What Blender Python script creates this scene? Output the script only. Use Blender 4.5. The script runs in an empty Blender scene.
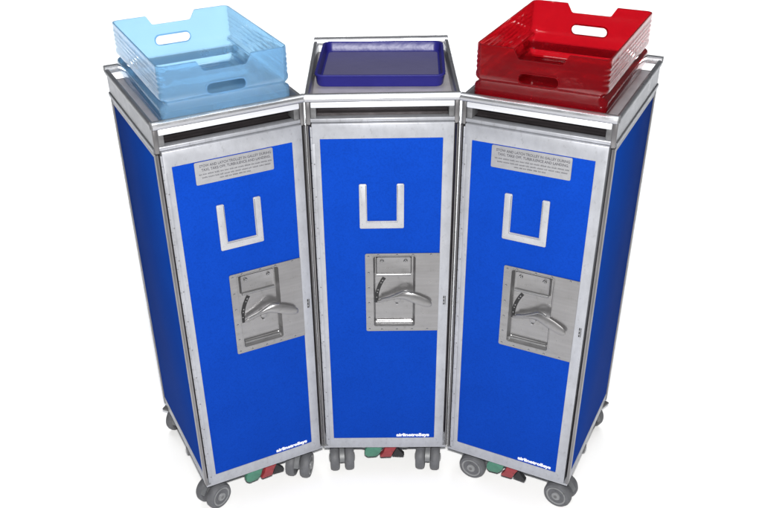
import bpy, bmesh, math, random
from mathutils import Vector, Matrix
random.seed(7)
scene = bpy.context.scene
col = scene.collection
R = math.radians
PI = math.pi

# ------------------------------------------------------------------ materials
MATS = {}
def newmat(name):
    m = bpy.data.materials.new(name); m.use_nodes = True
    nt = m.node_tree
    b = nt.nodes['Principled BSDF']
    MATS[name] = m
    return m, nt, b
def texco(nt, scale=(1, 1, 1)):
    tc = nt.nodes.new('ShaderNodeTexCoord'); mp = nt.nodes.new('ShaderNodeMapping')
    mp.inputs['Scale'].default_value = scale
    nt.links.new(tc.outputs['Object'], mp.inputs['Vector'])
    return mp.outputs['Vector']
def noise(nt, vec, scale, detail=3, rough=.55):
    n = nt.nodes.new('ShaderNodeTexNoise')
    n.inputs['Scale'].default_value = scale; n.inputs['Detail'].default_value = detail
    n.inputs['Roughness'].default_value = rough
    nt.links.new(vec, n.inputs['Vector'])
    return n.outputs['Fac']
def ramp(nt, fac, stops):
    r = nt.nodes.new('ShaderNodeValToRGB')
    e = r.color_ramp.elements
    e[0].position, e[0].color = stops[0][0], (*stops[0][1], 1)
    e[1].position, e[1].color = stops[-1][0], (*stops[-1][1], 1)
    for p, c in stops[1:-1]:
        k = e.new(p); k.color = (*c, 1)
    nt.links.new(fac, r.inputs['Fac'])
    return r.outputs['Color']
def bump(nt, b, h, strength, dist):
    k = nt.nodes.new('ShaderNodeBump'); k.inputs['Strength'].default_value = strength
    k.inputs['Distance'].default_value = dist
    nt.links.new(h, k.inputs['Height']); nt.links.new(k.outputs['Normal'], b.inputs['Normal'])

def metal(name, c, metallic, rough, var=.18, stretch=(1, 1, .12), scale=60, spec=.5, bstr=.05, wear=0):
    m, nt, b = newmat(name)
    v = texco(nt, stretch)
    f = noise(nt, v, scale, 5, .65)
    lo = tuple(x * (1 - var) for x in c); hi = tuple(min(1, x * (1 + var)) for x in c)
    v2 = texco(nt)
    base = ramp(nt, f, [(.3, lo), (.7, hi)])
    if wear:
        g = noise(nt, texco(nt, (1, 1, .6)), 95, 6, .72)
        k = 1 - wear
        gr = ramp(nt, g, [(.33, (k, k, k * .98)), (.43, (1, 1, 1))])
        g2 = noise(nt, texco(nt, (1, 1, 1)), 7, 3, .6)
        gr2 = ramp(nt, g2, [(.35, (.93, .925, .92)), (.6, (1, 1, 1))])
        for q in (gr, gr2):
            mx = nt.nodes.new('ShaderNodeMix'); mx.data_type = 'RGBA'; mx.blend_type = 'MULTIPLY'; mx.inputs[0].default_value = 1
            nt.links.new(base, mx.inputs[6]); nt.links.new(q, mx.inputs[7]); base = mx.outputs[2]
    nt.links.new(base, b.inputs['Base Color'])
    f2 = noise(nt, v2, 35, 4, .6)
    rr = nt.nodes.new('ShaderNodeMapRange')
    rr.inputs['To Min'].default_value = max(.05, rough - .1); rr.inputs['To Max'].default_value = rough + .12
    nt.links.new(f2, rr.inputs['Value']); nt.links.new(rr.outputs['Result'], b.inputs['Roughness'])
    b.inputs['Metallic'].default_value = metallic
    b.inputs['Specular IOR Level'].default_value = spec
    bump(nt, b, f, bstr, .001)
    return m

metal('aluminium', (.35, .36, .392), .45, .40, .10, (1, 1, .5), 45, wear=.24)
metal('strip_metal', (.55, .56, .59), .3, .3, .05, (.1, 1, 1))
metal('bright_aluminium', (.40, .405, .425), .8, .24, .08, (.12, 1, 1))
metal('post_metal', (.19, .185, .19), .75, .3, .2, (1, 1, .3), 40)
metal('rail_metal', (.25, .255, .275), .7, .3, .12)
metal('steel', (.235, .232, .236), .7, .30, .09, (.1, 1, 1), 90, wear=.15)
metal('bright_steel', (.30, .30, .305), .9, .3, .08)
metal('notice_metal', (.27, .272, .285), .3, .4, .08, (1, 1, 1), 60)
metal('dark_steel', (.030, .026, .028), .6, .3, .4, (.3, 1, 1), 40)
metal('deck_metal', (.42, .40, .42), .4, .4, .1, (1, 1, 1), 30)
metal('plate_metal', (.36, .365, .385), .3, .4, .07, (1, 1, 1), 40)
metal('hub_grey', (.21, .215, .22), .2, .4, .15, (1, 1, 1), 60, wear=.3)
metal('caster_grey', (.12, .124, .13), 0, .45, .2, (1, 1, 1), 45)
metal('tyre_grey', (.088, .09, .098), 0, .6, .2, (1, 1, 1), 50, wear=.35)
metal('fork_metal', (.14, .14, .145), .5, .4, .25, (1, 1, 1), 50)
metal('black', (.008, .008, .009), 0, .6, .1, (1, 1, 1), 50)
metal('green_pedal', (.04, .15, .10), 0, .5, .18, (1, 1, 1), 70)
metal('red_pedal', (.22, .02, .026), 0, .5, .2, (1, 1, 1), 70, wear=.4)
metal('ink', (.06, .06, .07), 0, .6, .1, (1, 1, 1), 50)
metal('white_ink', (.75, .76, .8), 0, .5, .03, (1, 1, 1), 50)

def painted(name, c, rough, speck=.25):
    m, nt, b = newmat(name)
    v = texco(nt)
    f = noise(nt, v, 330, 2, .5)
    g = noise(nt, v, 9, 4, .6)
    a = ramp(nt, f, [(.30, tuple(x * (1 - speck) for x in c)), (.55, c), (.8, tuple(x * (1 + speck * .4) for x in c))])
    d = ramp(nt, g, [(.3, (.93, .93, .94)), (.7, (1.05, 1.04, 1.03))])
    mx = nt.nodes.new('ShaderNodeMix'); mx.data_type = 'RGBA'; mx.blend_type = 'MULTIPLY'
    mx.inputs[0].default_value = 1
    nt.links.new(a, mx.inputs[6]); nt.links.new(d, mx.inputs[7])
    nt.links.new(mx.outputs[2], b.inputs['Base Color'])
    b.inputs['Roughness'].default_value = rough
    b.inputs['Specular IOR Level'].default_value = .012
    bump(nt, b, f, .08, .001)
    return m
painted('blue_laminate', (.0035, .039, .305), .45, .14)
painted('side_laminate', (.0035, .050, .335), .6, .14)
MATS['side_laminate'].node_tree.nodes['Principled BSDF'].inputs['Specular IOR Level'].default_value = .003

def plastic(name, c, trans, rough, ior=1.42, spec=.5, patch=2, clear=None):
    m, nt, b = newmat(name)
    v = texco(nt)
    f = noise(nt, v, 14, 3, .5)
    nt.links.new(ramp(nt, f, [(.3, tuple(x * .93 for x in c)), (.7, c)]), b.inputs['Base Color'])
    b.inputs['Transmission Weight'].default_value = trans
    b.inputs['Roughness'].default_value = rough
    b.inputs['IOR'].default_value = ior
    b.inputs['Specular IOR Level'].default_value = spec
    h = noise(nt, v, 48, 2, .5)
    # smooth walls with patches of moulded texture that sparkle
    pm = noise(nt, v, 11, 2, .5); fine = noise(nt, v, 75, 2, .5)
    mr = nt.nodes.new('ShaderNodeMapRange'); mr.inputs['From Min'].default_value = .57; mr.inputs['From Max'].default_value = .63
    nt.links.new(pm, mr.inputs['Value'])
    mu = nt.nodes.new('ShaderNodeMath'); mu.operation = 'MULTIPLY'
    nt.links.new(mr.outputs['Result'], mu.inputs[0]); nt.links.new(fine, mu.inputs[1])
    ad = nt.nodes.new('ShaderNodeMath'); ad.operation = 'MULTIPLY_ADD'; ad.inputs[1].default_value = patch
    nt.links.new(mu.outputs[0], ad.inputs[0]); nt.links.new(h, ad.inputs[2])
    bump(nt, b, ad.outputs[0], .16, .005)
    if clear:       # share of light that goes straight through the thin wall
        tr = nt.nodes.new('ShaderNodeBsdfTransparent'); tr.inputs['Color'].default_value = (*clear, 1)
        ms = nt.nodes.new('ShaderNodeMixShader'); ms.inputs[0].default_value = .33
        b.inputs['Coat Weight'].default_value = 1; b.inputs['Coat Roughness'].default_value = .04; b.inputs['Coat IOR'].default_value = 1.6
        out = nt.nodes['Material Output']
        nt.links.new(b.outputs[0], ms.inputs[1]); nt.links.new(tr.outputs[0], ms.inputs[2]); nt.links.new(ms.outputs[0], out.inputs['Surface'])
    return m
plastic('blue_plastic', (.48, .75, .965), .80, .025, clear=(.56, .80, .96))
plastic('red_plastic', (.52, .009, .022), .82, .025, clear=(.72, .04, .05))
plastic('navy_plastic', (.014, .013, .135), 0, .36, 1.35, .5, 0)
plastic('navy_mat', (.085, .08, .16), 0, .3, 1.5, .5, 0)

m, nt, b = newmat('white_floor')
v = texco(nt); f = noise(nt, v, 3, 3)
nt.links.new(ramp(nt, f, [(.3, (.94, .94, .94)), (.7, (.96, .96, .96))]), b.inputs['Base Color'])
b.inputs['Roughness'].default_value = .9; b.inputs['Specular IOR Level'].default_value = .1

# ------------------------------------------------------------------ mesh building
class MB:
    """collects shapes, each with a material, and links them as ONE mesh object"""
    def __init__(s): s.bm = bmesh.new(); s.mats = []
    def _mi(s, mat):
        if mat not in s.mats: s.mats.append(mat)
        return s.mats.index(mat)
    def _merge(s, t, mat, M=None):
        i = s._mi(mat)
        if M is not None: bmesh.ops.transform(t, matrix=M, verts=t.verts)
        bmesh.ops.recalc_face_normals(t, faces=t.faces)
        for f in t.faces: f.material_index = i
        me = bpy.data.meshes.new('tmp'); t.to_mesh(me); t.free()
        s.bm.from_mesh(me); bpy.data.meshes.remove(me)
    def box(s, x0, x1, y0, y1, z0, z1, mat, bev=0, seg=2, M=None):
        t = bmesh.new()
        bmesh.ops.create_cube(t, size=1)
        for v in t.verts:
            v.co = Vector(((x0 + x1) / 2 + v.co.x * (x1 - x0), (y0 + y1) / 2 + v.co.y * (y1 - y0), (z0 + z1) / 2 + v.co.z * (z1 - z0)))
        if bev: bmesh.ops.bevel(t, geom=t.edges[:], offset=bev, segments=seg, profile=.5, affect='EDGES')
        s._merge(t, mat, M)
    def cyl(s, p0, p1, r, mat, n=20, r2=None, bev=0):
        p0, p1 = Vector(p0), Vector(p1); d = p1 - p0
        t = bmesh.new()
        bmesh.ops.create_cone(t, cap_ends=True, segments=n, radius1=r, radius2=r if r2 is None else r2, depth=d.length)
        if bev:
            es = [e for e in t.edges if abs(e.verts[0].co.z - e.verts[1].co.z) < 1e-7]
            bmesh.ops.bevel(t, geom=es, offset=bev, segments=2, profile=.5, affect='EDGES')
        M = Matrix.Translation((p0 + p1) / 2) @ d.to_track_quat('Z', 'Y').to_matrix().to_4x4()
        s._merge(t, mat, M)
    def prism(s, poly, axis, a, b, mat, bev=0, holes=(), M=None):
        """poly in the plane across axis, extruded from a to b. x: (y,z)  y: (x,z)  z: (x,y)"""
        t = bmesh.new()
        def P(p, h):
            return {'x': (h, p[0], p[1]), 'y': (p[0], h, p[1]), 'z': (p[0], p[1], h)}[axis]
        loops = []
        for pl in [poly] + list(holes):
            vs = [t.verts.new(P(p, a)) for p in pl]
            loops.append([t.edges.new((vs[i], vs[(i + 1) % len(vs)])) for i in range(len(vs))])
        if holes:
            bmesh.ops.triangle_fill(t, edges=[e for l in loops for e in l], use_beauty=True)
        else:
            t.faces.new([e.verts[0] if False else v for e, v in zip(loops[0], [l.verts[0] for l in loops[0]])])
        fs = t.faces[:]
        r = bmesh.ops.extrude_face_region(t, geom=fs)
        off = Vector(P((0, 0), b)) - Vector(P((0, 0), a))
        for g in r['geom']:
            if isinstance(g, bmesh.types.BMVert): g.co += off
        if bev:
            bmesh.ops.recalc_face_normals(t, faces=t.faces)
            es = [e for e in t.edges if len(e.link_faces) == 2 and e.calc_face_angle(0) > .6]
            bmesh.ops.bevel(t, geom=es, offset=bev, segments=2, profile=.5, affect='EDGES', clamp_overlap=True)
        s._merge(t, mat, M)
    def lathe(s, prof, mat, M=None, n=32):
        """prof: (r, h) pairs, turned about local z"""
        t = bmesh.new(); rings = []
        for r, h in prof:
            rings.append([t.verts.new((r * math.cos(2 * PI * k / n), r * math.sin(2 * PI * k / n), h)) for k in range(n)])
        for A, B in zip(rings, rings[1:]):
            for k in range(n): t.faces.new((A[k], A[(k + 1) % n], B[(k + 1) % n], B[k]))
        for ring in (rings[0], rings[-1]): t.faces.new(ring)
        s._merge(t, mat, M)
    def loft(s, loops, mat, close_first=True, close_last=True, M=None):
        t = bmesh.new()
        L = [[t.verts.new(p) for p in lp] for lp in loops]
        n = len(L[0])
        for A, B in zip(L, L[1:]):
            for k in range(n): t.faces.new((A[k], A[(k + 1) % n], B[(k + 1) % n], B[k]))
        for on, lp in ((close_first, L[0]), (close_last, L[-1])):
            if on == 'strip':       # quads across a mirrored ring
                for k in range(n // 2 - 1): t.faces.new((lp[k], lp[k + 1], lp[n - 2 - k], lp[n - 1 - k]))
            elif on: t.faces.new(lp)
        s._merge(t, mat, M)
    def tube(s, pts, r, mat, n=10):
        pts = [Vector(p) for p in pts]; loops = []
        for i, p in enumerate(pts):
            d = (pts[min(i + 1, len(pts) - 1)] - pts[max(i - 1, 0)]).normalized()
            q = d.to_track_quat('Z', 'Y')
            loops.append([p + q @ Vector((r * math.cos(2 * PI * k / n), r * math.sin(2 * PI * k / n), 0)) for k in range(n)])
        s.loft(loops, mat)
    def text(s, body, size, x, z, y, mat, bold=0, width=None, depth=.0004, align='LEFT'):
        cu = bpy.data.curves.new('txt', 'FONT'); cu.body = body; cu.size = size; cu.offset = bold
        cu.extrude = depth; cu.align_x = align; cu.resolution_u = 3
        o = bpy.data.objects.new('txt', cu); col.objects.link(o)
        dg = bpy.context.evaluated_depsgraph_get(); dg.update()
        me = bpy.data.meshes.new_from_object(o.evaluated_get(dg))
        bpy.data.objects.remove(o); bpy.data.curves.remove(cu)
        t = bmesh.new(); t.from_mesh(me); bpy.data.meshes.remove(me)
        xs = [v.co.x for v in t.verts]; w = max(xs) - min(xs)
        k = width / w if width else 1
        x0 = min(xs)
        for v in t.verts:
            if width: v.co = Vector((x + (v.co.x - x0) * k, y - v.co.z, z + v.co.y))
            else: v.co = Vector((x + v.co.x, y - v.co.z, z + v.co.y))
        i = s._mi(mat)
        for f in t.faces: f.material_index = i
        me = bpy.data.meshes.new('tmp'); t.to_mesh(me); t.free(); s.bm.from_mesh(me); bpy.data.meshes.remove(me)
    def widen(s, e, lim):
        for v in s.bm.verts:
            if abs(v.co.x) > lim: v.co.x += math.copysign(e, v.co.x)
        return s
    def build(s, name, parent=None, loc=(0, 0, 0), rotz=0, label=None, sharp=.55, smooth=True):
        me = bpy.data.meshes.new(name)
        for f in s.bm.faces: f.smooth = smooth
        for e in s.bm.edges:
            if len(e.link_faces) == 2 and e.calc_face_angle(0) > sharp: e.smooth = False
        s.bm.to_mesh(me); s.bm.free()
        for k in s.mats: me.materials.append(MATS[k])
        o = bpy.data.objects.new(name, me); col.objects.link(o)
        o.location = loc; o.rotation_euler = (0, 0, rotz)
        if parent is not None: o.parent = parent
        if label: o['label'] = label
        return o

def thing(name, label, cat, loc=(0, 0, 0), rotz=0, group=None):
    o = bpy.data.objects.new(name, None); col.objects.link(o)
    o.empty_display_size = .05
    o.location = loc; o.rotation_euler = (0, 0, rotz); o['label'] = label; o['category'] = cat
    if group: o['group'] = group
    return o
def rrect(x0, x1, z0, z1, r, n=5, corners=(1, 1, 1, 1)):
    """rounded rectangle, corners: bl br tr tl"""
    pts = []
    for (cx, cz, a0, on, px, pz) in ((x0 + r, z0 + r, PI, corners[0], x0, z0), (x1 - r, z0 + r, 1.5 * PI, corners[1], x1, z0),
                                     (x1 - r, z1 - r, 0, corners[2], x1, z1), (x0 + r, z1 - r, .5 * PI, corners[3], x0, z1)):
        if on: pts += [(cx + r * math.cos(a0 + k / n * PI / 2), cz + r * math.sin(a0 + k / n * PI / 2)) for k in range(n + 1)]
        else: pts.append((px, pz))
    return pts
def copy_tree(o, parent=None):
    c = o.copy(); col.objects.link(c); c.parent = parent
    for ch in list(o.children): copy_tree(ch, c)
    return c

# ------------------------------------------------------------------ the setting
fl = MB(); fl.box(-20, 20, -12, 26, -.05, 0, 'white_floor')
floor = fl.build('floor'); floor['kind'] = 'structure'; floor['label'] = 'plain white studio floor'

# ------------------------------------------------------------------ the trolley
HW, D, ZB, ZT = .151, .377, .099, 1.03
DT = D + .013      # the top frame reaches a little further back than the body

def make_castor(parent, x, y, rot):
    m = MB()
    m.box(-.024, .024, -.026, .026, -.006, .0, 'fork_metal', .0015)
    m.cyl((0, 0, -.006), (0, 0, -.018), .015, 'fork_metal', 20, bev=.002)
    prof = [(-.006, -.014), (.010, -.014), (.030, -.030), (.038, -.052), (.035, -.070), (.022, -.074), (.008, -.066), (-.010, -.040)]
    m.prism([(p[0] - .002, p[1]) for p in prof], 'x', -.0045, .0045, 'caster_grey', .001)
    # mud guard arching over the two wheels
    arc = [(.018 + .0375 * math.cos(R(a)), -.064 + .0375 * math.sin(R(a))) for a in range(20, 171, 10)]
    arc2 = [(.018 + .0345 * math.cos(R(a)), -.064 + .0345 * math.sin(R(a))) for a in range(170, 19, -10)]
    m.prism(arc + arc2, 'x', -.0062, .0062, 'caster_grey', 0)
    m.cyl((-.034, .018, -.064), (.034, .018, -.064), .0045, 'fork_metal', 14)
    c = m.build('castor', parent, (x, y, ZB), rot)
    for sx in (-1, 1):
        w = MB()
        M = Matrix.Translation((sx * .0065, .018, -.064)) @ Matrix.Rotation(sx * PI / 2, 4, 'Y')
        w.lathe([(.006, .0), (.026, .0), (.0315, .0015), (.0345, .006), (.035, .012), (.0345, .018), (.0315, .0235), (.0275, .0245), (.0255, .0235)], 'tyre_grey', M, 36)
        w.lathe([(.004, .0215), (.0254, .0215), (.0254, .0242), (.0225, .0242), (.020, .0222), (.0120, .0222), (.0105, .0262), (.0060, .0272), (.0028, .0272)], 'hub_grey', M, 28)
        w.build('wheel', c)
    return c

def make_trolley(label, group):
    t = thing('service_trolley', label, 'airline trolley', group=group)
    # carcass behind the panels
    m = MB()
    m.box(-.1455, .1455, .026, D - .004, ZB + .006, .974, 'dark_steel')
    m.box(-.1455, .1455, .050, D - .004, .974, 1.0, 'dark_steel')
    m.box(-.1475, .1475, .0065, .026, .974, .9815, 'aluminium', .0012)        # header above the door
    m.widen(.006, .12).build('body', t)
    # floor plate and skirt
    m = MB()
    m.box(-.149, .149, .003, D - .002, ZB - .001, ZB + .0052, 'aluminium', .001)
    for sx in (-1, 1):
        m.box(sx * .1462 - .0035, sx * .1462 + .0035, .019, D - .019, ZB + .0052, .128, 'aluminium', .0014)
        # buffer brackets under the side edge
        m.box(sx * .139 - .012, sx * .139 + .012, .158, .174, .080, ZB - .001, 'fork_metal', .003)
    m.box(-.06, .06, .02, .20, .078, ZB - .001, 'caster_grey', .004)
    m.widen(.006, .12).build('base_plate', t)
    # corner extrusions (rounded outside corner, L in plan)
    for sx in (-1, 1):
        for back in (0, 1):
            r = .005; pts = []
            o1 = [(HW - .0052, .0015)] if not back else [(HW - .016, .0015)]
            pts = o1 + [(HW - r + r * math.sin(a), .0015 + r - r * math.cos(a)) for a in [k / 6 * PI / 2 for k in range(7)]]
            pts += [(HW, .0175), (HW - .003, .0185), (HW - .003, .0255), (o1[0][0], .0255)]
            if back: pts = [(p[0], D - p[1]) for p in pts]
            pts = [(sx * p[0], p[1]) for p in pts]
            m = MB(); m.prism(pts, 'z', ZB + .0055, .9685, 'post_metal', 0)
            m.widen(.006, .12).build('corner_post', t)
    # side and rear panels
    for sx in (-1, 1):
        m = MB()
        m.box(min(sx * .1458, sx * .1487), max(sx * .1458, sx * .1487), .0192, D - .0192, .1285, .957, 'side_laminate', .0006)
        m.box(min(sx * .1458, sx * .1503), max(sx * .1458, sx * .1503), .0192, D - .0192, .9575, .9685, 'aluminium', .0015)
        m.widen(.006, .12).build('side_panel', t)
    m = MB(); m.box(-.135, .135, D - .0035, D - .0012, .12, .96, 'blue_laminate', .0006); m.build('rear_panel', t)
    # top rim: side rails
    for sx in (-1, 1):
        m = MB()
        prof = [(.1402, .9695), (.1516, .9695), (.1520, .9705), (.1520, .9770), (.1512, .9785), (.1492, .9795), (.1492, 1.0165), (.1512, 1.0180), (.1522, 1.0215),
                (.1520, 1.0265), (.1502, 1.0295), (.1470, 1.0305), (.1438, 1.0295), (.1420, 1.0265), (.1412, 1.0200), (.1402, 1.0150)]
        m.prism([(sx * a, b) for a, b in prof], 'y', .012, DT - .012, 'rail_metal')
        m.widen(.006, .12).build('side_rail', t)
    # front and rear top bars, round-fronted
    for back in (0, 1):
        m = MB()
        prof = [(.014, 1.0205), (.003, 1.0200), (-.0035, 1.0210), (-.0060, 1.0245), (-.0065, 1.0285), (-.0045, 1.0325), (0, 1.0352), (.006, 1.0356), (.0115, 1.0335), (.014, 1.029)]
        if back: prof = [(DT - a, b) for a, b in prof]
        m.prism(prof, 'x', -.1500, .1500, 'bright_aluminium')
        for sx in (-1, 1):  # end caps
            xx = sorted((sx * .1501, sx * .1509))
            m.prism(prof, 'x', xx[0], xx[1], 'fork_metal')
        m.widen(.006, .12).build('top_bar', t)
    # white handle strip below the front bar and the dark hand recess
    m = MB()
    m.box(-.1395, .1395, .0035, .012, 1.0055, 1.0178, 'strip_metal', .0022)
    m.box(-.1395, .1395, .0055, .016, 1.0180, 1.0198, 'fork_metal')
    m.widen(.006, .12).build('handle_strip', t)
    m = MB()
    m.box(-.128, .128, .0445, .0496, .9818, 1.0015, 'dark_steel')
    m.widen(.006, .12).build('hand_recess', t)
    for sx in (-1, 1):
        m = MB()
        a = sorted((sx * .1285, sx * .1402))
        m.box(a[0], a[1], .0085, .0440, .9817, 1.0200, 'fork_metal', .0015)
        a = sorted((sx * .1404, sx * .1500))
        m.box(a[0], a[1], .0045, .0118, .9690, 1.0195, 'post_metal', .002)
        m.widen(.006, .12).build('corner_bracket', t)
    m = MB(); m.box(-.1400, .1400, .0135, DT - .0135, 1.0022, 1.0052, 'deck_metal'); m.widen(.006, .12).build('top_deck', t)
    # ------------- door
    X0, X1, PZ0, PZ1 = -.129, .1238, .1322, .9398
    dr = MB()
    dr.prism([(-.1425, .1050), (.1440, .1050), (.1440, .9728), (-.1425, .9728)], 'y', .0, .024, 'aluminium', .0013,
             holes=[[(X0, PZ0), (X0, PZ1), (X1, PZ1), (X1, PZ0)]])
    door = dr.widen(.0025, .1365).build('door', t)
    m = MB(); m.prism([(X0, PZ0), (X1, PZ0), (X1, PZ1), (X0, PZ1)], 'y', .0014, .0235, 'blue_laminate',
                      holes=[[(-.0239, .4752), (-.0239, .6628), (.0719, .6628), (.0719, .4752)]])
    m.build('door_panel', door)
    # piano hinge
    m = MB(); z = .112
    while z < .962:
        L = .0275
        m.cyl((-.1442, .0022, z), (-.1442, .0022, min(z + L, .9660)), .0023, 'aluminium', 12, bev=.0004)
        z += L + .0012
    m.box(-.1436, -.1372, -.0011, -.0001, .112, .9300, 'aluminium', .0004)
    zz = .13
    while zz < .93:
        m.cyl((-.1398, -.0010, zz), (-.1398, -.0021, zz), .0016, 'steel', 10, r2=.0009); zz += .0755
    m.widen(.0025, .13).build('hinge', door)
    # latch plate with pressed cavity
    m = MB()
    cav = rrect(-.0235, .0715, .4756, .6624, .005)
    m.prism(rrect(-.0410, .1245, .4620, .6690, .004, 4, (1, 0, 0, 1)), 'y', -.0013, .0002, 'steel', 0, holes=[cav[::-1]])
    fl_ = rrect(-.0190, .0665, .4850, .6600, .004)
    loops = [[(x, y, z) for x, z in c] for c, y in ((rrect(-.0250, .0730, .4741, .6639, .006), -.0019), (rrect(-.0232, .0712, .4759, .6621, .005), -.0019), (cav, -.0012), (rrect(-.0205, .0685, .4800, .6612, .0045), .0085), (fl_, .0120))]
    m.loft(loops, 'steel', False, True)
    # raised hood and two screws; brighter steel tubes paint in the ledge highlights
    h0 = rrect(-.0175, .0630, .6085, .6585, .004); h1 = rrect(-.0150, .0605, .6135, .6570, .004); h2 = rrect(-.0125, .0580, .6175, .6550, .003)
    m.loft([[(x, .0119, z) for x, z in h0], [(x, .0055, z) for x, z in h1], [(x, .0038, z) for x, z in h1], [(x, .0048, z) for x, z in h2]], 'steel', False, True)
    m.tube([(-.0150, .0040, .6125), (.0605, .0040, .6125)], .0034, 'bright_steel', 14)
    m.tube([(-.0185, .0070, .4825), (.0665, .0070, .4825)], .0034, 'bright_steel', 14)
    for sx in (-.0035, .0490):
        m.cyl((sx, .0046, .6465), (sx, .0015, .6465), .0046, 'bright_steel', 16, r2=.0030)
        m.cyl((sx, .0016, .6465), (sx, .0010, .6465), .0012, 'black', 8)
    for (px, pz) in [(-.0335, z) for z in (.468, .5, .54, .58, .62, .662)] + [(x, .4665) for x in (-.005, .03, .065, .1)] + [(x, .6655) for x in (-.012, .03, .065, .105)]:
        m.cyl((px, -.0012, pz), (px, -.0028, pz), .0023, 'bright_steel', 12, r2=.0012)
    m.build('latch_plate', door)
    # curved slot with its marks
    m = MB(); C = (.0884, .5406); ri, ro = .1008, .1090
    arc = [R(a) for a in range(146, 185, 2)]
    pts = [(C[0] + ro * math.cos(a), C[1] + ro * math.sin(a)) for a in arc] + [(C[0] + ri * math.cos(a), C[1] + ri * math.sin(a)) for a in arc[::-1]]
    m.prism(pts, 'y', .0108, .0122, 'black')
    for a, w in ((150, .0016), (154, .0011), (165, .0015), (169, .0010), (176, .0013)):
        q = (C[0] + .1049 * math.cos(R(a)), C[1] + .1049 * math.sin(R(a)))
        m.box(-w, w, -.0003, .0003, -.0012, .0012, 'steel', M=Matrix.Translation((q[0], .0106, q[1])) @ Matrix.Rotation(-R(a - 90), 4, 'Y'))
    m.build('indicator_slot', door)
    # lever: arm out of the slot, hump, leaf-shaped paddle lying flush with the plate
    m = MB()
    def sect(x, y, z, h, w, tilt):
        # oval section across the lever, height h, thickness w, tilted about x
        out = []
        for k in range(14):
            a = 2 * PI * k / 14
            dy = w * math.cos(a); dz = h * math.sin(a)
            out.append((x, y + dy * math.cos(tilt) - dz * math.sin(tilt), z + dy * math.sin(tilt) + dz * math.cos(tilt)))
        return out
    keys = [(-.0150, .0050, .5400, .0024, .0018, 0), (-.009, .0040, .5420, .0040, .0026, 0), (.006, .0025, .5475, .0042, .0028, 0), (.022, .0005, .5535, .0046, .0030, 0),
            (.036, -.0020, .5580, .0066, .0032, -.05), (.046, -.0045, .5600, .0082, .0030, -.1), (.056, -.0065, .5590, .0104, .0028, -.12), (.068, -.0078, .5555, .0120, .0025, -.12),
            (.082, -.0086, .5500, .0122, .0022, -.12), (.094, -.0090, .5450, .0112, .0021, -.12), (.102, -.0092, .5420, .0092, .0020, -.12), (.1070, -.0092, .5405, .0060, .0017, -.12), (.1088, -.0092, .5400, .0018, .0009, -.12)]
    m.loft([sect(*k) for k in keys], 'steel')
    m.tube([(-.006, .0010, .5480), (.014, -.0010, .5550), (.032, -.0030, .5650), (.044, -.0050, .5725), (.053, -.0060, .5735), (.064, -.0066, .5690)], .0026, 'bright_steel')
    m.cyl((.031, .0118, .5440), (.031, .0030, .5440), .0075, 'steel', 18, bev=.001)
    m.cyl((.030, .0110, .5315), (.030, .0040, .5315), .0028, 'bright_steel', 12)
    m.build('lever', door)
    # U shaped card holder
    m = MB()
    xs = (-.0511, -.0347, .0288, .0446); zs = (.7325, .7500, .8380)
    U = [(xs[0] + .002, zs[0]), (xs[3] - .002, zs[0]), (xs[3], zs[0] + .002), (xs[3], zs[2] - .002), (xs[3] - .002, zs[2]), (xs[2] + .002, zs[2]), (xs[2], zs[2] - .002), (xs[2], zs[1]),
         (xs[1], zs[1]), (xs[1], zs[2] - .002), (xs[1] - .002, zs[2]), (xs[0] + .002, zs[2]), (xs[0], zs[2] - .002), (xs[0], zs[0] + .002)]
    m.prism(U, 'y', -.0022, .0012, 'plate_metal', .0006)
    # raised inner lip, as pressed sheet
    m.prism([(-.0372, .7470), (-.0372, .835), (-.0358, .835), (-.0358, .7484), (.0300, .7484), (.0300, .835), (.0314, .835), (.0314, .7470)][::-1], 'y', -.0036, -.0021, 'bright_aluminium', .0003)
    for q in ((-.0455, .742), (.0385, .742), (-.0035, .741), (-.0455, .79), (.0385, .79), (-.0455, .831), (.0385, .831)):
        m.cyl((q[0], -.0021, q[1]), (q[0], -.0030, q[1]), .0017, 'plate_metal', 12, r2=.0011)
    m.build('card_holder', door)
    m = MB(); m.text('airlinetrolleys', .0125, .0290, .1372, .0009, 'white_ink', .00055, .0825); m.build('lettering', door)
    # catch in the right hand frame
    m = MB()
    m.box(.1352, .1376, -.0007, .0005, .5330, .5560, 'black'); m.box(.1390, .1404, -.0006, .0005, .5330, .5560, 'black')
    m.cyl((.1364, -.0006, .5400), (.1364, -.0014, .5400), .0014, 'bright_steel', 10)
    m.cyl((.1364, -.0006, .5490), (.1364, -.0014, .5490), .0014, 'bright_steel', 10)
    m.build('catch', door)
    # ------------- brake pedals under the front edge
    m = MB()
    m.prism([(-.052, .078), (-.047, .089), (-.006, .090), (-.012, .070), (-.022, .058), (-.045, .056), (-.053, .064)], 'y', .012, .028, 'green_pedal', .003)
    m.build('brake_pedal', t, label='green brake pedal')
    m = MB()
    m.prism([(-.014, .060), (-.004, .074), (.0, .0895), (.030, .0895), (.022, .075), (.016, .058), (-.010, .057)], 'y', .010, .026, 'red_pedal', .003)
    m.build('brake_pedal', t, label='red brake pedal')
    m = MB()
    m.prism([(.018, .060), (.024, .075), (.030, .088), (.038, .078), (.050, .064), (.048, .058)], 'y', .012, .025, 'black', .002)
    m.prism([(-.068, .094), (-.060, .075), (.052, .075), (.070, .094)], 'y', .026, .06, 'fork_metal', .003)
    m.build('pedal_housing', t)
    for x, y, a in ((-.114, .056, 184), (.114, .056, 174), (-.133, .348, 20), (.133, .348, -15)):
        make_castor(t, x, y, R(a))
    return t

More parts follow.
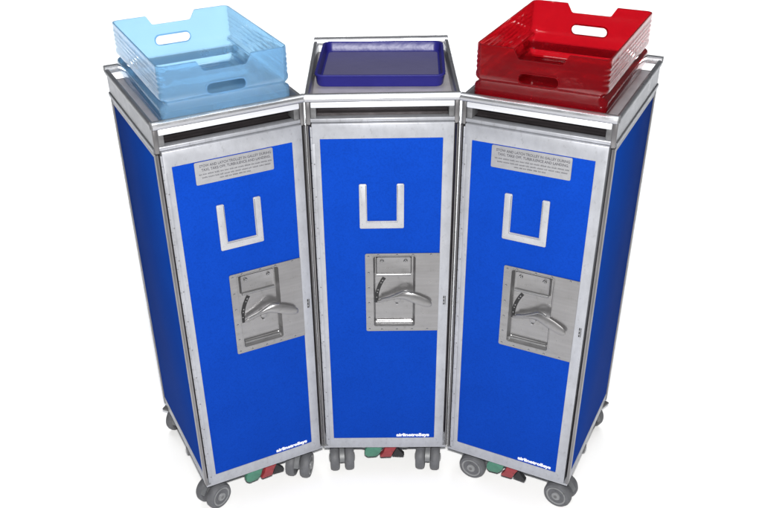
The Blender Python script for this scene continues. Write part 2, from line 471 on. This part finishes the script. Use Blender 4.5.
def notice(door):
    m = MB()
    m.prism(rrect(-.0855, .0800, .8905, .9384, .003), 'y', -.0012, .0012, 'notice_metal', .0004)
    pl = m.build('notice_plate', door)
    m = MB()
    m.text('STOW AND LATCH TROLLEY IN GALLEY DURING', .0078, -.0755, .9270, -.0013, 'ink', .00012, .151, .0002)
    m.text('TAXI, TAKE OFF, TURBULENCE AND LANDING.', .0078, -.0720, .9185, -.0013, 'ink', .00012, .146, .0002)
    rr = random.Random(3)
    for z, xa, xb in ((.9105, -.078, .076), (.9035, -.072, .072), (.8970, -.036, .030)):   # three lines of print too small to read
        x = xa
        while x < xb:
            w = rr.uniform(.004, .013); e = min(x + w, xb)
            while x < e:
                h = rr.choice((.0022, .0024, .0030)); s = rr.uniform(.0004, .0009)
                m.box(x, x + s, -.0015, -.0010, z, z + h, 'ink'); x += s + rr.uniform(.0004, .0008)
            x += .0016
    m.build('notice_print', door)

GRP = 'blue airline trolleys standing side by side'
centre = make_trolley('blue airline trolley in the middle, facing straight ahead under the navy tray', GRP)
left_t = copy_tree(centre); right_t = copy_tree(centre)
left_t['label'] = 'blue airline trolley carrying the pale blue drawer, its left side in view'
right_t['label'] = 'blue airline trolley carrying the red drawer, its right side in view'
for k in (left_t, right_t):
    notice([c for c in k.children if c.name.startswith('door')][0])
aL, aR = .4720, -.4652
def place(o, px, py, a, s):   # pivot at the front corner nearest the middle trolley
    c, q = math.cos(a), math.sin(a)
    o.location = (px - c * s, py - q * s, 0); o.rotation_euler = (0, 0, a)
place(left_t, -.151 - .0095, -.0011, aL, HW)
place(right_t, .151 + .0105, -.006, aR, -HW)
def swivel(o, angs):
    cs = [c for c in o.children if c.name.startswith('castor')]
    for c, a in zip(cs, angs): c.rotation_euler = (0, 0, R(a))
swivel(left_t, (114, 142, -50, 10))
swivel(right_t, (268, 262, 20, 70))

# ------------------------------------------------------------------ drawers and tray on top
def section(hx, y0, y1, r, z, n=5):
    return [(x, y, z) for x, y in rrect(-hx, hx, y0, y1, r, n)]
def cut(o, cutters):
    """boolean the cutters out of o, keep one plain mesh"""
    for k in cutters:
        md = o.modifiers.new('cut', 'BOOLEAN'); md.operation = 'DIFFERENCE'; md.object = k; md.solver = 'EXACT'
    dg = bpy.context.evaluated_depsgraph_get(); dg.update()
    me = bpy.data.meshes.new_from_object(o.evaluated_get(dg))
    me.name = o.name
    o.modifiers.clear(); o.data = me
    for k in cutters: bpy.data.objects.remove(k)
    bm = bmesh.new(); bm.from_mesh(me)
    bmesh.ops.remove_doubles(bm, verts=bm.verts, dist=1e-6)
    for e in bm.edges: e.smooth = not (len(e.link_faces) == 2 and e.calc_face_angle(0) > .6)
    bm.to_mesh(me); bm.free()
def make_drawer(mat, label, loc, rot):
    t = thing('plastic_drawer', label, 'drawer', loc, rot, 'see-through plastic drawers on the trolleys')
    H, T, hx, hy, r = .1255, .0027, .1305, .1800, .015
    prof = [(0, -.0085, -.0075), (.002, -.0060, -.0055), (.006, -.0045, -.0040), (.014, -.0020, -.0036), (.020, .0020, -.0036), (.026, .0032, -.0034), (.042, .0032, -.0034), (.047, .0010, -.0032), (.0515, -.0062, -.0030), (.0545, -.0062, -.0026),
            (.0575, -.0010, -.0012), (.061, .0016, 0), (.068, .0018, 0), (.072, .0002, 0)]
    z = .076
    while z < .112:
        prof += [(z, .0, 0), (z + .0022, .0011, 0), (z + .0052, .0011, 0), (z + .0074, .0, 0)]; z += .0096
    prof += [(.1205, .0004, .0), (.1240, .0004, .0), (H, .0, -.0004)]
    base = []
    for cx_, cy_, a0 in ((hx - r, -hy + r, -.5 * PI), (hx - r, hy - r, 0), (-hx + r, hy - r, .5 * PI), (-hx + r, -hy + r, PI)):
        for k in range(9):
            a = a0 + k / 8 * PI / 2; base.append((cx_ + r * math.cos(a), cy_ + r * math.sin(a), math.cos(a), math.sin(a)))
    def ring(z, ds, de, inset=0):
        out = []
        for x, y, nx, ny in base:
            d = ds * nx * nx + de * ny * ny - inset
            out.append((x + nx * d, y + ny * d, z))
        return out
    loops = [ring(*p) for p in prof]
    loops += [ring(p[0], p[1], p[2], T) for p in prof[::-1] if p[0] > .0185]
    rf = .0150      # inside fillet between the walls and the bottom
    for k in range(10):
        a = k / 9 * PI / 2
        loops.append(ring(T + rf * (1 - math.sin(a)), -.0030, -.0038, T + rf * (1 - math.cos(a))))
    loops.append(ring(T, -.0030, -.0038, T + rf + .0012))
    m = MB(); m.loft(loops, mat, 'strip', 'strip')
    shell = m.build('shell', t)
    k1 = MB(); k1.prism([(-.0580, H + .02), (-.0560, H + .0005), (-.0540, H - .0012), (-.0440, H - .0180), (-.0415, H - .0198), (-.0390, H - .0202), (.0390, H - .0202), (.0415, H - .0198), (.0440, H - .0180), (.0540, H - .0012), (.0560, H + .0005), (.0580, H + .02)], 'y', -.3, .3, mat)
    k2 = MB(); k2.prism(rrect(-.0400, .0385, .0595, .0795, .0098, 7), 'y', -.3, .3, mat)
    cut(shell, [k1.build('cutter', t), k2.build('cutter', t)])
    for sy in (-1, 1):      # moulded rim round each hand slot
        m = MB(); a, b = sorted((sy * (hy + .0001), sy * (hy + .0014)))
        m.prism(rrect(-.0425, .0410, .0570, .0820, .0122, 7), 'y', a, b, mat, 0, holes=[rrect(-.0402, .0387, .0593, .0797, .0099, 7)[::-1]])
        m.build('slot_rim', t)
    for sx in (-1, 1):      # runner strips along the foot of the sides
        m = MB(); a, b = sorted((sx * .1266, sx * .1300)); m.box(a, b, -.150, .150, .0085, .0170, mat, .001); m.build('runner', t)
    return t
def on(o, x, y, z, rot=0):
    a = o.rotation_euler[2]; c, q = math.cos(a), math.sin(a)
    return (o.location[0] + c * x - q * y, o.location[1] + q * x + c * y, z), a + rot
ZD = 1.0060
bl, br = on(left_t, .003, .1955, ZD)
make_drawer('blue_plastic', 'pale blue see-through plastic drawer with notched ends and hand slots', bl, br)
rl, rr_ = on(right_t, -.006, .1955, ZD)
make_drawer('red_plastic', 'red see-through plastic drawer with notched ends and hand slots', rl, rr_)

tr_loc, tr_rot = on(centre, .0000, .243, 1.0056, R(-2.3))
tray = thing('serving_tray', 'shallow navy plastic tray with raised rim lying on the middle trolley', 'tray', tr_loc, tr_rot)
m = MB()
hx, hy, H = .1388, .1230, .0265
lo = lambda ix, iy, z, r: [(x, y, z) for x, y in rrect(-hx + ix, hx - ix, -hy + iy, hy - iy, r, 6)]
m.loft([lo(.006, .006, 0, .016), lo(.0035, .0035, .004, .018), lo(.0015, .0015, H - .006, .020), lo(-.0005, -.0005, H - .003, .021), lo(-.0005, -.0005, H - .001, .021), lo(.0012, .0012, H, .020),
        lo(.0045, .0045, H, .018), lo(.0058, .0058, H - .0015, .017), lo(.0085, .0100, .006, .014), lo(.0120, .0140, .0040, .012)], 'navy_plastic')
m.build('rim', tray)
m = MB(); m.prism(rrect(-hx + .0125, hx - .0125, -hy + .0145, hy - .0145, .011, 6), 'z', .0041, .0048, 'navy_mat'); m.build('liner', tray)

# ------------------------------------------------------------------ camera
f, cx, cy, cz = 904.8939, -.011, -1.7417, 1.6602
pitch, roll, yaw, u0, v0 = .5687, -.0251, .0262, 359.0825, 300.3216
cp, sp = math.cos(pitch), math.sin(pitch)
Rz = Matrix.Rotation(yaw, 3, 'Z')
fw = Rz @ Vector((0, cp, -sp)); up = Rz @ Vector((0, sp, cp)); rt = Rz @ Vector((1, 0, 0))
c, s_ = math.cos(roll), math.sin(roll)
rt, up = c * rt + s_ * up, -s_ * rt + c * up
cam = bpy.data.cameras.new('camera'); co = bpy.data.objects.new('camera', cam); col.objects.link(co)
Mx = Matrix((rt, up, -fw)).transposed().to_4x4(); Mx.translation = (cx, cy, cz); co.matrix_world = Mx
cam.sensor_width = 36; cam.lens = f / 762 * 36
cam.shift_x = (381 - u0) / 762; cam.shift_y = (v0 - 254) / 762
cam.clip_start = .05; cam.clip_end = 200
scene.camera = co

# ------------------------------------------------------------------ light
w = bpy.data.worlds.new('World'); scene.world = w; w.use_nodes = True
bg = w.node_tree.nodes['Background']; bg.inputs['Color'].default_value = (.92, .95, 1, 1); bg.inputs['Strength'].default_value = .12
def area(name, loc, target, size, power, color=(1, 1, 1), size_y=None, spread=180):
    L = bpy.data.lights.new(name, 'AREA'); L.size = size; L.energy = power; L.color = color; L.spread = R(spread)
    if size_y: L.shape = 'RECTANGLE'; L.size_y = size_y
    o = bpy.data.objects.new(name, L); col.objects.link(o); o.location = loc
    o.rotation_euler = (Vector(target) - Vector(loc)).to_track_quat('-Z', 'Y').to_euler()
    return o
area('added_overhead_fill', (0, 5.5, 5.0), (0, 5.5, 0), 10, 600, (.97, .985, 1), 10, 70)  # unseen overhead lamp, added to burn the floor out to white
area('camera_flash', (.0, -1.70, 1.755), (0, .15, .60), .09, 108, (1, .99, .97), .05)

scene.view_settings.view_transform = 'Standard'; scene.view_settings.look = 'None'
scene.view_settings.exposure = -0.5; scene.view_settings.gamma = 1
scene.render.engine = 'CYCLES'
scene.cycles.max_bounces = 14; scene.cycles.transmission_bounces = 12; scene.cycles.transparent_max_bounces = 16
scene.render.resolution_x = 1024; scene.render.resolution_y = 683
